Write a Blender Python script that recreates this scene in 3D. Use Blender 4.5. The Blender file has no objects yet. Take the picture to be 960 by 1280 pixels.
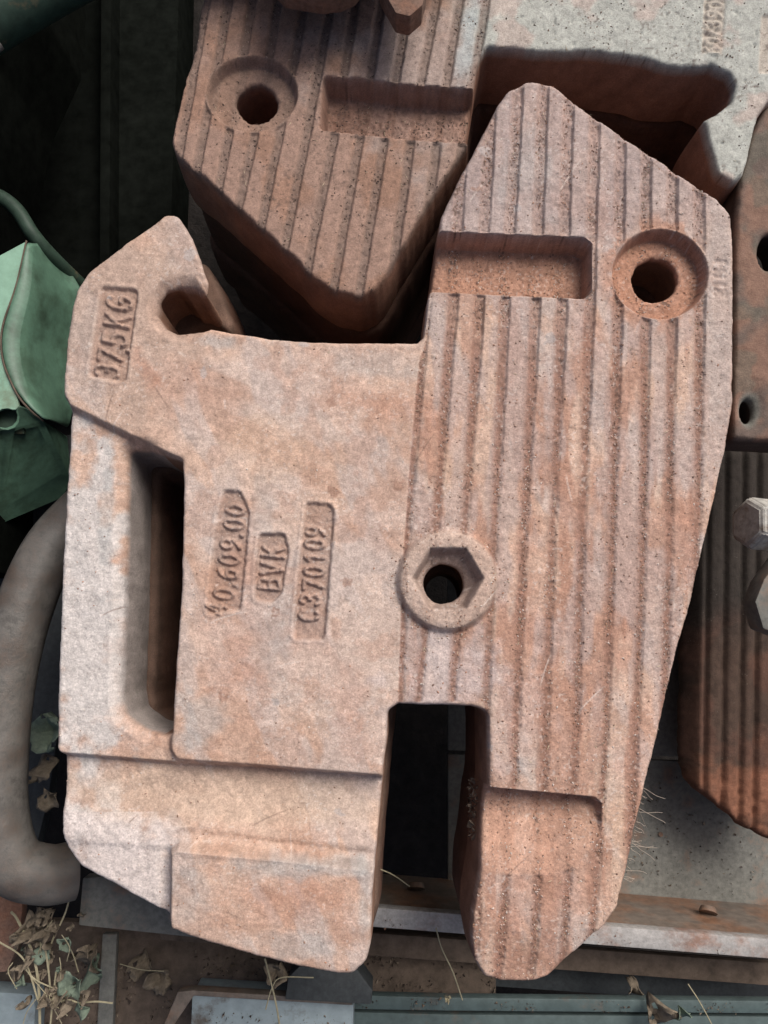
import bpy, bmesh, math, random
import numpy as np
from mathutils import Vector, Matrix
random.seed(7)
R = math.radians
S = 0.0005                      # metres per unit (1 unit = 1 photo pixel on the face of the near weight)
F = 961.0                       # focal length in units
TH = R(8.8)                     # camera tilt

# ------------------------------------------------------------------ camera, sky, sun, exposure
sc = bpy.context.scene
CT, ST = math.cos(TH), math.sin(TH)
CAM = np.array([0.0, -F*ST, F*CT])          # picture centre falls on the world origin
cd = bpy.data.cameras.new('camera'); cam = bpy.data.objects.new('camera', cd)
sc.collection.objects.link(cam); sc.camera = cam
cam.location = Vector(CAM*S); cam.rotation_euler = (TH, 0, 0)
cd.sensor_fit = 'VERTICAL'; cd.sensor_height = 36.0
cd.lens = 36.0*F/1280.0
cd.clip_start = 0.01; cd.clip_end = 50
W = bpy.data.worlds.new('World'); sc.world = W; W.use_nodes = True
SUN = Vector((0.40, 0.52, 0.76)).normalized()
nt = W.node_tree
sky = nt.nodes.new('ShaderNodeTexSky'); sky.sky_type = 'NISHITA'; sky.sun_disc = False
sky.sun_elevation = math.asin(SUN.z); sky.sun_rotation = math.atan2(SUN.x, SUN.y)
sky.dust_density = 6.0; sky.ozone_density = 0.0; sky.air_density = 0.6
nt.links.new(sky.outputs[0], nt.nodes['Background'].inputs[0])
nt.nodes['Background'].inputs[1].default_value = 0.095
sd = bpy.data.lights.new('sun', 'SUN'); sd.energy = 2.35; sd.angle = R(34); sd.color = (1.0, 0.975, 0.94)
so = bpy.data.objects.new('sun', sd); sc.collection.objects.link(so)
so.rotation_euler = SUN.to_track_quat('Z', 'Y').to_euler()
sc.view_settings.view_transform = 'Standard'; sc.view_settings.look = 'None'
sc.view_settings.gamma = 1.0; sc.view_settings.use_curve_mapping = False
sc.view_settings.exposure = 0.36

# ------------------------------------------------------------------ helpers
def P(u, v, h=0.0):
    """photo pixel -> world point (metres) on the plane h units below the near weight's face"""
    u = np.asarray(u, float); v = np.asarray(v, float); h = np.asarray(h, float)
    dx = u-480.0; dy = -(v-640.0); dz = -F
    X = dx; Y = dy*CT - dz*ST; Z = dy*ST + dz*CT
    t = (-h - CAM[2])/Z
    out = np.stack(np.broadcast_arrays(CAM[0]+X*t, CAM[1]+Y*t, -h+0*t), -1)
    return out*S

def tag(o, label=None, cat=None, group=None, kind=None):
    if cat == 'tractor weight': group = 'cast iron tractor weights'
    if label: o['label'] = label
    if cat: o['category'] = cat
    if group: o['group'] = group
    if kind: o['kind'] = kind
    return o

def empty(name, loc, label, cat, group=None):
    o = bpy.data.objects.new(name, None); o.location = Vector(loc); o.empty_display_size = 0.02
    sc.collection.objects.link(o); bpy.context.view_layer.update()
    return tag(o, label, cat, group)

def link(name, me, mat, parent=None):
    o = bpy.data.objects.new(name, me); sc.collection.objects.link(o)
    if mat and not me.materials: me.materials.append(mat)
    if parent:
        o.parent = parent
        loc = Vector((0,0,0)); p = parent
        while p: loc += p.location; p = p.parent
        o.location = -loc
    return o

def from_bm(name, bm, mat, parent=None, smooth=True):
    bmesh.ops.recalc_face_normals(bm, faces=bm.faces)
    me = bpy.data.meshes.new(name); bm.to_mesh(me); bm.free()
    if smooth:
        me.polygons.foreach_set('use_smooth', [True]*len(me.polygons))
        try: me.set_sharp_from_angle(angle=R(38))
        except Exception: pass
    return link(name, me, mat, parent)

def hsh(ix, iy, seed):
    n = (ix.astype(np.int64)*374761393 + iy.astype(np.int64)*668265263 + seed*974634777) & 0xffffffff
    n = ((n ^ (n >> 13))*1274126177) & 0xffffffff
    return ((n ^ (n >> 16)) & 0xffffff)/float(0xffffff)
def vn(x, y, s, seed=0):
    x = np.asarray(x, float)/s; y = np.asarray(y, float)/s
    ix = np.floor(x); iy = np.floor(y); fx = x-ix; fy = y-iy
    fx = fx*fx*(3-2*fx); fy = fy*fy*(3-2*fy)
    a = hsh(ix, iy, seed); b = hsh(ix+1, iy, seed); c = hsh(ix, iy+1, seed); d = hsh(ix+1, iy+1, seed)
    return (a*(1-fx)+b*fx)*(1-fy) + (c*(1-fx)+d*fx)*fy
def fbm(x, y, s, seed=0, o=4):
    r = 0; a = .5; t = 0
    for k in range(o):
        r = r + a*vn(x, y, s/(2**k), seed+k*17); t += a; a *= .5
    return r/t
def ss(a, b, x):
    t = np.clip((x-a)/(b-a), 0, 1); return t*t*(3-2*t)

def fillet(pts, r=4, n=4):
    """pts: (u,v) or (u,v,r); rounds every corner"""
    out = []; N = len(pts)
    for i in range(N):
        p = np.array(pts[i][:2], float); a = np.array(pts[i-1][:2], float); b = np.array(pts[(i+1) % N][:2], float)
        rr = pts[i][2] if len(pts[i]) > 2 else r
        da = a-p; db = b-p; la = np.hypot(*da); lb = np.hypot(*db)
        if rr <= 0.01: out.append(p); continue
        da /= la; db /= lb
        cosang = np.clip(np.dot(da, db), -1, 1); ang = math.acos(cosang)
        if ang > R(172): out.append(p); continue
        cut = min(rr/math.tan(ang/2), la*.48, lb*.48)
        p0 = p+da*cut; p1 = p+db*cut
        for k in range(n+1):
            t = k/n; out.append((1-t)**2*p0 + 2*t*(1-t)*p + t*t*p1)
    return np.array(out)
def ellipse(cx, cy, rx, ry=None, n=40, jit=0, seed=1):
    ry = ry or rx; a = np.arange(n)/n*2*math.pi
    j = 1+jit*(np.random.RandomState(seed).rand(n)-.5)
    return np.stack([cx+rx*j*np.cos(a), cy+ry*j*np.sin(a)], -1)

def sdf(px, py, poly, near=False):
    """signed distance (negative inside)"""
    best = np.full(px.shape, 1e18); inside = np.zeros(px.shape, bool)
    nx = np.zeros(px.shape); ny = np.zeros(px.shape)
    N = len(poly)
    for i in range(N):
        ax, ay = poly[i]; bx, by = poly[(i+1) % N]
        ex, ey = bx-ax, by-ay; L = ex*ex+ey*ey
        if L < 1e-9: continue
        t = np.clip(((px-ax)*ex+(py-ay)*ey)/L, 0, 1)
        qx = ax+t*ex; qy = ay+t*ey; d = (px-qx)**2+(py-qy)**2
        m = d < best
        if near: nx = np.where(m, qx, nx); ny = np.where(m, qy, ny)
        best = np.minimum(best, d)
        if ey != 0:
            c = ((ay > py) != (by > py)) & (px < ex*(py-ay)/ey+ax)
            inside ^= c
    d = np.sqrt(best); d = np.where(inside, -d, d)
    return (d, nx, ny) if near else d
def sdf_local(px, py, poly, pad):
    """sdf evaluated only near the polygon's box"""
    lo = poly.min(0)-pad; hi = poly.max(0)+pad
    m = (px > lo[0]) & (px < hi[0]) & (py > lo[1]) & (py < hi[1])
    d = np.full(px.shape, float(pad)); d[m] = np.minimum(sdf(px[m], py[m], poly), pad)
    return d

# stroke font, cell 0..1 x 0..1.5
def arc(cx, cy, rx, ry, a0, a1, n=10):
    return [(cx+rx*math.cos(R(a0+(a1-a0)*k/n)), cy+ry*math.sin(R(a0+(a1-a0)*k/n))) for k in range(n+1)]
FONT = {
 '0': [arc(.5,.75,.38,.7,0,360,16)],
 '1': [[(.25,1.2),(.55,1.45),(.55,.05)]],
 '3': [arc(.45,1.08,.36,.36,150,-80), arc(.45,.42,.4,.4,80,-150)],
 '4': [[(.7,.05),(.7,1.45),(.1,.45),(.95,.45)]],
 '5': [[(.85,1.42),(.25,1.42),(.2,.85)], arc(.48,.48,.38,.43,130,-150)],
 '6': [arc(.5,.45,.36,.4,0,360,14), [(.15,.5),(.22,.95),(.45,1.3),(.75,1.45)]],
 '7': [[(.1,1.42),(.9,1.42),(.35,.05)]],
 '8': [arc(.5,1.1,.32,.34,0,360,12), arc(.5,.42,.38,.4,0,360,12)],
 '9': [arc(.5,1.05,.36,.4,0,360,14), [(.85,1.0),(.78,.55),(.55,.2),(.25,.05)]],
 'B': [[(.15,.05),(.15,1.45),(.6,1.45)], arc(.6,1.12,.27,.33,90,-90,6), [(.6,.79),(.15,.79)], arc(.6,.42,.32,.37,90,-90,6), [(.6,.05),(.15,.05)]],
 'V': [[(.08,1.45),(.5,.05),(.92,1.45)]],
 'K': [[(.18,.05),(.18,1.45)], [(.85,1.45),(.2,.65)], [(.38,.85),(.9,.05)]],
 'G': [arc(.52,.75,.4,.7,50,330,14), [(.87,.4),(.87,.72),(.55,.72)]],
 'C': [arc(.52,.75,.4,.7,50,310,14)],
 '.': [[(.45,.05),(.52,.12)]],
 '/': [[(.2,.05),(.8,1.45)]],
 'H': [[(.15,.05),(.15,1.45)],[(.85,.05),(.85,1.45)],[(.15,.75),(.85,.75)]],
 'I': [[(.5,.05),(.5,1.45)]],
 'Z': [[(.1,1.45),(.9,1.45),(.1,.05),(.9,.05)]],
}
def glyph_mask(u, v, ch, cx, cy, w, hgt, d):
    """raised strokes of a glyph centred at (cx,cy); reading direction d (unit), top of glyph to the left of d"""
    m = (abs(u-cx) < hgt) & (abs(v-cy) < hgt)
    out = np.zeros(u.shape)
    uu = u[m]-cx; vv = v[m]-cy
    up = (d[1], -d[0])             # glyph-up direction: left of reading direction in photo coordinates
    a = (uu*d[0]+vv*d[1])/w+.5; b = (uu*up[0]+vv*up[1])/(hgt/1.5)+.75
    best = np.full(uu.shape, 1e9)
    for st in FONT[ch]:
        for (x0, y0), (x1, y1) in zip(st[:-1], st[1:]):
            ex, ey = (x1-x0)*w, (y1-y0)*hgt/1.5; L = ex*ex+ey*ey+1e-9
            ax = (a-x0)*w; ay = (b-y0)*hgt/1.5
            t = np.clip((ax*ex+ay*ey)/L, 0, 1)
            best = np.minimum(best, np.hypot(ax-t*ex, ay-t*ey))
    out[m] = 1-ss(1.2, 3.5, best)
    return out

# ------------------------------------------------------------------ materials
def material(name, col=(.3,.2,.15), rough=.85, attr=False, var=.35, scale=300, bump=.5, dist=.0006, rust=None, rust_amt=.5,
             rust_scale=25, spec=.25, metal=0.0, fine=True, speck=0.0):
    m = bpy.data.materials.new(name); m.use_nodes = True
    n = m.node_tree.nodes; l = m.node_tree.links; b = n['Principled BSDF']
    tc = n.new('ShaderNodeTexCoord')
    def noise(s, det=4, r=.6):
        t = n.new('ShaderNodeTexNoise'); t.inputs['Scale'].default_value = s; t.inputs['Detail'].default_value = det
        t.inputs['Roughness'].default_value = r; l.new(tc.outputs['Object'], t.inputs['Vector']); return t.outputs['Fac']
    def ramp(src, a, b_):
        t = n.new('ShaderNodeMapRange'); t.inputs[1].default_value = a; t.inputs[2].default_value = b_
        l.new(src, t.inputs[0]); return t.outputs[0]
    def mix(fac, a, b_, mode='MIX'):
        t = n.new('ShaderNodeMix'); t.data_type = 'RGBA'; t.blend_type = mode
        if isinstance(fac, float): t.inputs[0].default_value = fac
        else: l.new(fac, t.inputs[0])
        for k, x in ((6, a), (7, b_)):
            if isinstance(x, tuple): t.inputs[k].default_value = (*x, 1)
            else: l.new(x, t.inputs[k])
        return t.outputs[2]
    if attr:
        a = n.new('ShaderNodeAttribute'); a.attribute_name = 'tint'; c = a.outputs['Color']
    else:
        rgb = n.new('ShaderNodeRGB'); rgb.outputs[0].default_value = (*col, 1); c = rgb.outputs[0]
    if rust:
        c = mix(ramp(noise(rust_scale, 6, .7), .62-rust_amt*.3, .74-rust_amt*.2), c, rust)
    v1 = noise(scale, 5, .7); v2 = noise(scale*.12, 4, .6)
    lo = 1-var; hi = 1+var
    g = n.new('ShaderNodeMapRange'); g.inputs[1].default_value = .3; g.inputs[2].default_value = .7
    g.inputs[3].default_value = lo; g.inputs[4].default_value = hi; l.new(v1, g.inputs[0])
    g2 = n.new('ShaderNodeMapRange'); g2.inputs[1].default_value = .3; g2.inputs[2].default_value = .7
    g2.inputs[3].default_value = 1-var*.5; g2.inputs[4].default_value = 1+var*.5; l.new(v2, g2.inputs[0])
    mm = n.new('ShaderNodeMath'); mm.operation = 'MULTIPLY'; l.new(g.outputs[0], mm.inputs[0]); l.new(g2.outputs[0], mm.inputs[1])
    vm = n.new('ShaderNodeVectorMath'); vm.operation = 'SCALE'; l.new(c, vm.inputs[0]); l.new(mm.outputs[0], vm.inputs['Scale'])
    c = vm.outputs[0]
    if speck:
        vo = n.new('ShaderNodeTexVoronoi'); vo.inputs['Scale'].default_value = 420; l.new(tc.outputs['Object'], vo.inputs['Vector'])
        f = ramp(vo.outputs['Distance'], .22, .12)
        gate = ramp(noise(90, 3), .55, .68); k = n.new('ShaderNodeMath'); k.operation = 'MULTIPLY'
        l.new(f, k.inputs[0]); l.new(gate, k.inputs[1]); k2 = n.new('ShaderNodeMath'); k2.operation = 'MULTIPLY'
        l.new(k.outputs[0], k2.inputs[0]); k2.inputs[1].default_value = speck
        c = mix(k2.outputs[0], c, (.62, .57, .53))
    l.new(c, b.inputs['Base Color'])
    b.inputs['Roughness'].default_value = rough; b.inputs['Specular IOR Level'].default_value = spec
    b.inputs['Metallic'].default_value = metal
    h = noise(scale*1.3, 6, .75)
    bp = n.new('ShaderNodeBump'); bp.inputs['Strength'].default_value = bump; bp.inputs['Distance'].default_value = dist
    l.new(h, bp.inputs['Height']); last = bp
    bp2 = n.new('ShaderNodeBump'); bp2.inputs['Strength'].default_value = bump*.7; bp2.inputs['Distance'].default_value = dist*3
    l.new(noise(scale*.2, 5, .6), bp2.inputs['Height']); l.new(bp.outputs[0], bp2.inputs['Normal'])
    l.new(bp2.outputs[0], b.inputs['Normal'])
    return m

M_cast = material('dusty_cast_iron', attr=True, rough=.85, var=.27, scale=1000, bump=.85, dist=.0005, spec=.25, speck=.13)
M_castlow = material('rusty_cast_iron', (.16,.10,.075), rough=.85, var=.35, scale=350, bump=.8, dist=.0007, rust=(.20,.10,.065), rust_amt=.4)
M_brown = material('brown_rusted_iron', (.115,.075,.055), rough=.7, var=.3, scale=300, bump=.6, rust=(.16,.085,.05), rust_amt=.4)
M_grey = material('grey_scaled_steel', (.15,.15,.135), rough=.6, var=.3, scale=200, bump=.5, rust=(.16,.10,.07), rust_amt=.25)
M_edge = material('worn_bright_steel', (.30,.29,.28), rough=.55, var=.25, scale=300, bump=.6, rust=(.22,.14,.11), rust_amt=.35)
M_barface = material('rust_brown_steel', (.14,.115,.095), rough=.5, var=.35, scale=120, bump=.3, rust=(.19,.105,.065), rust_amt=.5, rust_scale=18, spec=.4)
M_green = material('pale_green_paint', (.21,.36,.27), rough=.45, var=.14, scale=90, bump=.3, rust=(.15,.19,.13), rust_amt=.35, spec=.4)
M_greenshade = material('shaded_green_paint', (.085,.165,.115), rough=.5, var=.2, scale=90, bump=.3, rust=(.05,.09,.06), rust_amt=.5, spec=.4)  # the pale green darkened: shade on bent face and flange painted in
M_greendk = material('dark_green_paint', (.028,.05,.036), rough=.55, var=.25, scale=150, bump=.3, rust=(.12,.09,.05), rust_amt=.15)
M_teal = material('faded_teal_paint', (.065,.09,.09), rough=.5, var=.2, scale=120, bump=.3, rust=(.12,.09,.07), rust_amt=.2)
M_blue = material('pale_blue_grey_paint', (.22,.27,.29), rough=.45, var=.15, scale=120, bump=.2, rust=(.10,.09,.08), rust_amt=.15)
M_black = material('black_rubber', (.04,.045,.047), rough=.6, var=.3, scale=200, bump=.3)
M_tube = material('grey_iron_ring', (.115,.107,.097), rough=.5, var=.4, scale=160, bump=.8, rust=(.075,.06,.05), rust_amt=.5, rust_scale=40, spec=.4)
M_soil = material('pit_shade_soil', (.012,.010,.009), rough=.95, var=.5, scale=60, bump=.9, dist=.004)  # soil colour pushed near black to carry the darkness of the deep gaps
M_pit = material('pit_shade_black', (.006,.007,.006), rough=.9, var=.4, scale=60, bump=.4, spec=.0)  # near-black colour stands in for unlit depth at the upper left
M_dirt = material('brown_caked_dirt', (.105,.08,.062), rough=.95, var=.35, scale=90, bump=.8, dist=.001)
M_zinc = material('zinc_plated_bolt', (.36,.35,.32), rough=.5, var=.3, scale=250, bump=.6, rust=(.2,.15,.11), rust_amt=.4, rust_scale=60, spec=.5)
M_leaf = material('dry_leaf', (.165,.135,.10), rough=.8, var=.4, scale=300, bump=.4)
M_leafg = material('pale_green_dry_leaf', (.15,.19,.145), rough=.8, var=.25, scale=300, bump=.4)
M_stem = material('straw_stem', (.30,.27,.18), rough=.7, var=.2, scale=300, bump=.2)
M_hair = material('root_fibre', (.35,.30,.25), rough=.8, var=.2, scale=300, bump=.1)

# ------------------------------------------------------------------ relief castings
def relief(outline, holes, hfun, cfun, rfun, pitch, hbase, thick, rim, warp, seed, draft=.03, skirt_col=(.2,.11,.075), bbox=None, mat=None,
           parent=None, levels=7, bodyname='casting', slot_col=None, hook_draft=9):
    """One iron casting: a dense relief face whose border drops as rough side walls.
       hfun(u,v)->height, cfun(u,v,z)->colour, rfun(u,v,z)->part id (0 = body), names from rfun.names"""
    lo = outline.min(0)-3*pitch; hi = outline.max(0)+3*pitch
    if bbox is not None: lo = np.maximum(lo, bbox[0]); hi = np.minimum(hi, bbox[1])
    nu = int((hi[0]-lo[0])/pitch)+1; nv = int((hi[1]-lo[1])/pitch)+1
    U, V = np.meshgrid(lo[0]+np.arange(nu)*pitch, lo[1]+np.arange(nv)*pitch)
    U = U.ravel(); V = V.ravel()
    wu = lambda u, v: u+warp*(fbm(u, v, 16, seed+5, 3)-.5)*2
    wv = lambda u, v: v+warp*(fbm(u, v, 16, seed+9, 3)-.5)*2
    def full(u, v, near=False):
        a, b = wu(u, v), wv(u, v)
        r = sdf(a, b, outline, near)
        if near: d, nx, ny = r
        else: d = r
        for hpoly in holes:
            if near:
                e, ex, ey = sdf(a, b, hpoly, True); e = -e; m = e > d
                # nearest border: choose smallest absolute distance
                m = np.abs(e) < np.abs(d)
                nx = np.where(m, ex, nx); ny = np.where(m, ey, ny)
                d = np.where(m, e, np.maximum(d, e))
            else:
                d = np.maximum(d, -sdf_local(a, b, hpoly, 40))
        if near: return d, nx-a, ny-b
        return d
    D = full(U, V)
    idx = np.arange(nu*nv).reshape(nv, nu)
    q = np.stack([idx[:-1,:-1], idx[:-1,1:], idx[1:,1:], idx[1:,:-1]], -1).reshape(-1, 4)   # v down
    q = q[D[q].mean(1) < 0]
    used = np.unique(q); rem = np.full(nu*nv, -1); rem[used] = np.arange(len(used)); q = rem[q]
    U = U[used].copy(); V = V[used].copy(); D = D[used]
    # border edges (directed)
    e = np.concatenate([q[:, [0,1]], q[:, [1,2]], q[:, [2,3]], q[:, [3,0]]])
    key = np.minimum(e[:,0], e[:,1])*(len(U)+1)+np.maximum(e[:,0], e[:,1])
    uk, inv, cnt = np.unique(key, return_inverse=True, return_counts=True)
    be = e[cnt[inv.ravel()] == 1]
    bv = np.unique(be)
    _, dx, dy = full(U[bv], V[bv], True)
    k = np.clip(2.0*pitch/np.maximum(np.hypot(dx, dy), 1e-6), 0, 1)
    U[bv] += dx*k; V[bv] += dy*k
    D[bv] = 0
    z = hfun(U, V)
    rd = np.clip(-D, 0, rim); z = z-(rim-np.sqrt(np.maximum(rim*rim-(rim-rd)**2, 0)))
    pos = P(U, V, hbase); pos[:, 2] += z*S
    # the relief keeps its traced place: slide every point along its own sight line is not wanted, it is real height
    col = cfun(U, V, z)
    # side walls
    nb = len(bv); bmap = np.full(len(U), -1); bmap[bv] = np.arange(nb)
    # outward direction in the plane from border edges
    out = np.zeros((len(U), 3)); ev = pos[be[:,1]]-pos[be[:,0]]
    en = np.stack([ev[:,1], -ev[:,0], 0*ev[:,0]], -1)
    cen = pos[q].mean(1)
    np.add.at(out, be[:,0], en); np.add.at(out, be[:,1], en)
    o2 = out[bv]; o2 /= np.maximum(np.linalg.norm(o2, axis=1, keepdims=True), 1e-12)
    # orientation test: q winding is (u right, v down) -> outward is the sign below
    o2 = -o2
    # smoothed copy of the border for the walls
    sp = pos[bv].copy(); a_, b_ = bmap[be[:,0]], bmap[be[:,1]]
    for _ in range(10):
        acc = sp.copy(); ct_ = np.ones((nb, 1)); np.add.at(acc, a_, sp[b_]); np.add.at(ct_, a_, 1.0); np.add.at(acc, b_, sp[a_]); np.add.at(ct_, b_, 1.0); sp = acc/ct_
    dr = np.full(nb, draft)
    for hp in holes:
        lo_ = hp.min(0)-4; hi_ = hp.max(0)+4
        if (hi_-lo_).max() < 90: dr[(U[bv] > lo_[0]) & (U[bv] < hi_[0]) & (V[bv] > lo_[1]) & (V[bv] < hi_[1])] = -.07
    dr[(U[bv] < 275) & (V[bv] < 376) & (o2[:,0] > .25)] = min(draft, hook_draft)
    for _ in range(14):
        acc = dr.copy(); ct_ = np.ones(nb); np.add.at(acc, a_, dr[b_]); np.add.at(ct_, a_, 1.0); np.add.at(acc, b_, dr[a_]); np.add.at(ct_, b_, 1.0); dr = acc/ct_
    rings = [np.arange(len(U))[bv]]; P_all = [pos]; C_all = [col]
    base = len(U)
    for L in range(1, levels+1):
        t = L/levels; zz = pos[bv, 2]*(1-t)+(-(hbase+thick)*S)*t
        blend = min(1, t*2.2); p = pos[bv]*(1-blend)+sp*blend
        nz = (fbm(U[bv]*.9+L*9, V[bv]*.9-L*7, 22, seed+40, 3)-.5)*1.8
        off = (dr*thick*t*(1-t)*2.4 + dr*thick*t + nz*.8*min(1, t*3))*S
        p += o2*(off[:, None])
        p[:, 2] = zz
        P_all.append(p)
        f = fbm(U[bv]*1.3+L*13, V[bv]*1.3, 30, seed+60, 4)
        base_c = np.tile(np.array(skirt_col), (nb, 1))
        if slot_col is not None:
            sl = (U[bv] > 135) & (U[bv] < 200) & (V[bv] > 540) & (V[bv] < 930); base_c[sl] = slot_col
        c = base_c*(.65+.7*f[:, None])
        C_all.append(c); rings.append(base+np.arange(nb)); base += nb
    sk = []
    a0 = bmap[be[:,0]]; a1 = bmap[be[:,1]]
    for L in range(levels):
        r0, r1 = rings[L], rings[L+1]
        sk.append(np.stack([r0[a1], r0[a0], r1[a0], r1[a1]], -1))
    sk = np.concatenate(sk)
    pos = np.concatenate(P_all); col = np.concatenate(C_all)
    faces = np.concatenate([q, sk])
    # winding: grid quads as built run clockwise seen from above?  test one and flip
    a, b, c_ = pos[faces[:,0]], pos[faces[:,1]], pos[faces[:,2]]
    if np.cross(b-a, c_-a)[0][2] < 0: faces = faces[:, ::-1]
    fn = np.cross(pos[faces[:,2]]-pos[faces[:,0]], pos[faces[:,3]]-pos[faces[:,1]])
    vnm = np.zeros_like(pos)
    for k in range(4): np.add.at(vnm, faces[:,k], fn)
    vnm /= np.maximum(np.linalg.norm(vnm, axis=1, keepdims=True), 1e-15)
    ctr = np.stack([U[q].mean(1), V[q].mean(1)], -1)
    rid, names = rfun(ctr[:,0], ctr[:,1])
    nmx = len(q); lab = np.arange(nmx); ek = {}
    kinv = inv.ravel(); order = np.argsort(kinv, kind='stable'); ks = kinv[order]; same = ks[:-1] == ks[1:]
    fa = order[:-1][same] % nmx; fb = order[1:][same] % nmx; m = rid[fa] == rid[fb]; fa, fb = fa[m], fb[m]
    for _ in range(400):
        mn = np.minimum(lab[fa], lab[fb]); new = lab.copy(); np.minimum.at(new, fa, mn); np.minimum.at(new, fb, mn)
        np.minimum.at(new, lab[fa], mn); np.minimum.at(new, lab[fb], mn); new = new[new]; new = new[new]
        if (new == lab).all(): break
        lab = new
    ul, li, lc = np.unique(lab, return_inverse=True, return_counts=True); li = li.ravel()
    rid = np.where(lc[li] < 70, 0, rid); names = list(names); first = {}
    rid2 = rid.copy()
    for c_i in np.unique(li[rid > 0]):
        mk = (li == c_i) & (rid > 0); r_ = int(rid[mk][0])
        if r_ in first: names.append(names[r_]); rid2[mk] = len(names)-1
        else: first[r_] = 1
    rid = np.concatenate([rid2, np.zeros(len(sk), int)])
    made = {}
    for r in np.unique(rid):
        f = faces[rid == r]; us = np.unique(f); rm = np.full(len(pos), -1); rm[us] = np.arange(len(us)); f2 = rm[f]
        nm = names[r] if r else bodyname
        me = bpy.data.meshes.new(nm); me.vertices.add(len(us)); me.vertices.foreach_set('co', pos[us].ravel())
        me.loops.add(f2.size); me.loops.foreach_set('vertex_index', f2.ravel().astype(np.int32))
        me.polygons.add(len(f2)); me.polygons.foreach_set('loop_start', np.arange(0, f2.size, 4, dtype=np.int32))
        me.polygons.foreach_set('use_smooth', np.ones(len(f2), bool))
        me.update(calc_edges=True)
        ca = me.color_attributes.new('tint', 'FLOAT_COLOR', 'POINT')
        ca.data.foreach_set('color', np.concatenate([np.clip(col[us], 0.004, .9), np.ones((len(us), 1))], 1).ravel().astype(np.float32))
        me.normals_split_custom_set_from_vertices(vnm[us].tolist())
        made.setdefault(r, link(nm, me, mat or M_cast, parent))
    return dict(U=U, V=V, pos=pos[:len(U)], z=z, nrm=vnm[:len(U)], parts=made)

def poly(*p): return np.array(p, float)
def lay(z, d, w, depth):                      # sink the inside of a region by depth with a wall of width w
    return z - depth*(1-ss(-w, 0, d))
def groove_lines(lines, vs, u, v, width, side, z, depth):
    """sawtooth grooves: steep at the right side"""
    g = np.zeros(u.shape)
    for ln in lines:
        c = np.interp(v, vs, ln)+1.0*(fbm(u*.2+ln[0], v, 22, 808, 4)-.5)*2; x = u-c      # x<0 left of the dark foot line
        soft = ss(330, 620, v); prof = ss(-width, -width*(.25+.4*(1-soft)) , x)*(1-ss(-1.6-2.5*soft, .6, x))
        g = np.maximum(g, prof)
    return g

def to_plane(poly_, h0, h1):
    """the pixel outline, on plane h1, of something straight below its place on plane h0"""
    w = P(poly_[:,0], poly_[:,1], h0)/S
    w[:,2] = -h1; d = w-CAM
    x = d[:,0]; y = d[:,1]*CT + d[:,2]*ST; z = -d[:,1]*ST + d[:,2]*CT
    return np.stack([480+F*x/-z, 640-F*y/-z], -1)
# ---- the near weight
OUT = fillet([(635,113,10),(659,101,20),(690,104,20),(727,133,30),(786,174,30),(849,216,30),(897,247,20),(914,266,16),(917,300,5),(918,380,5),(917,500,20),(909,555,10),
  (888,650,5),(864,752,5),(846,820,5),(836,860,5),(816,948,5),(808,978,5),(794,1036,5),(786,1080,5),(779,1106,8),(773,1134,10),(757,1158,12),(711,1201,12),(688,1226,12),(667,1233,12),(628,1233,10),
  (607,1226,8),(594,1204,8),(590,1183,8),(591,1144,4),(601,1085,5),(605,1035,5),(612,982,4),(611,930,5),(610,890,14),(590,883,4),(540,881,4),(497,880,4),(485,888,9),
  (483,920,4),(478,967,4),(474,1022,4),(469,1075,4),(465,1120,5),(463,1180,8),(458,1200,12),(442,1215,10),(425,1215,10),(375,1207,10),(327,1195,10),(256,1175,6),(216,1160,5),(206,1149,5),(136,1111,10),(92,1089,14),(74,1066,8),(68,1045,8),(67,1020,8),(70,996,4),
  (70,945,6),(65,938,3),(66,850,5),(72,700,5),(80,560,5),(84,503,4),(78,490,5),(78,478,5),(82,433,5),(88,392,5),(95,362,14),(110,340,14),(147,311,12),(175,289,8),(205,265,12),(222,266,12),
  (240,297,6),(251,325,6),(259,352,6),(256,366,4),(240,357,6),(222,356,6),(205,363,7),(196,377,8),(194,392,8),(205,407,8),(221,415,6),(236,413,5),(260,410,5),(290,415,6),(340,423,10),(400,427,10),(480,428,8),(522,428,3),(529,421,3),
  (535,372,2),(541,345,2),(549,288,3),(552,270,4),(578,214,6),(588,198,8),(608,158,10),(622,131,10)], 4)
SLOT = fillet([(152,556,10),(181,557,8),(227,575,3),(229,600,2),(226,734,2),(219,830,2),(214,918,3),(205,922,10),(175,917,16),(146,898,14),(142,870,6),(147,760,5),(150,640,5)], 5)
H_CB = to_plane(ellipse(819,350,28,27, jit=.05), 22, 0)
H_HEX = to_plane(ellipse(554,730,25,25), 18, 0)
PANEL_LOW = poly((40,484),(84,502),(160,545),(226,574),(300,560),(226,734),(219,830),(214,945),(30,945))   # recessed handle frame
A_LOW = fillet([(40,488,0),(84,503,8),(165,543,8),(226,573,4),(229,590,2),(227,734,2),(220,830,2),(215,936,12),(222,948,8),(330,956,4),(474,968,0),(500,1000,0),(480,1300,0),(0,1300,0),(0,500,0)], 4)
B_LOW = poly((0,942),(66,941),(215,953),(330,958),(500,970),(500,1300),(0,1300))
PAD = fillet([(209,1062,8),(222,1053,8),(327,1064,4),(500,1083,3),(500,1260,3),(330,1260,3),(207,1260,3)], 5)
POCK = fillet([(500,287,0),(728,296,6),(741,303,8),(740,366,10),(730,374,6),(500,363,0)], 5)
CBORE = ellipse(825.5,342.5,61,57)
BOSS = ellipse(559,726,62,63)
a6 = [R(60*k) for k in range(6)]
HEX = fillet([(559+46*math.cos(a), 724+45*math.sin(a), 4) for a in a6], 4)
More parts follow.
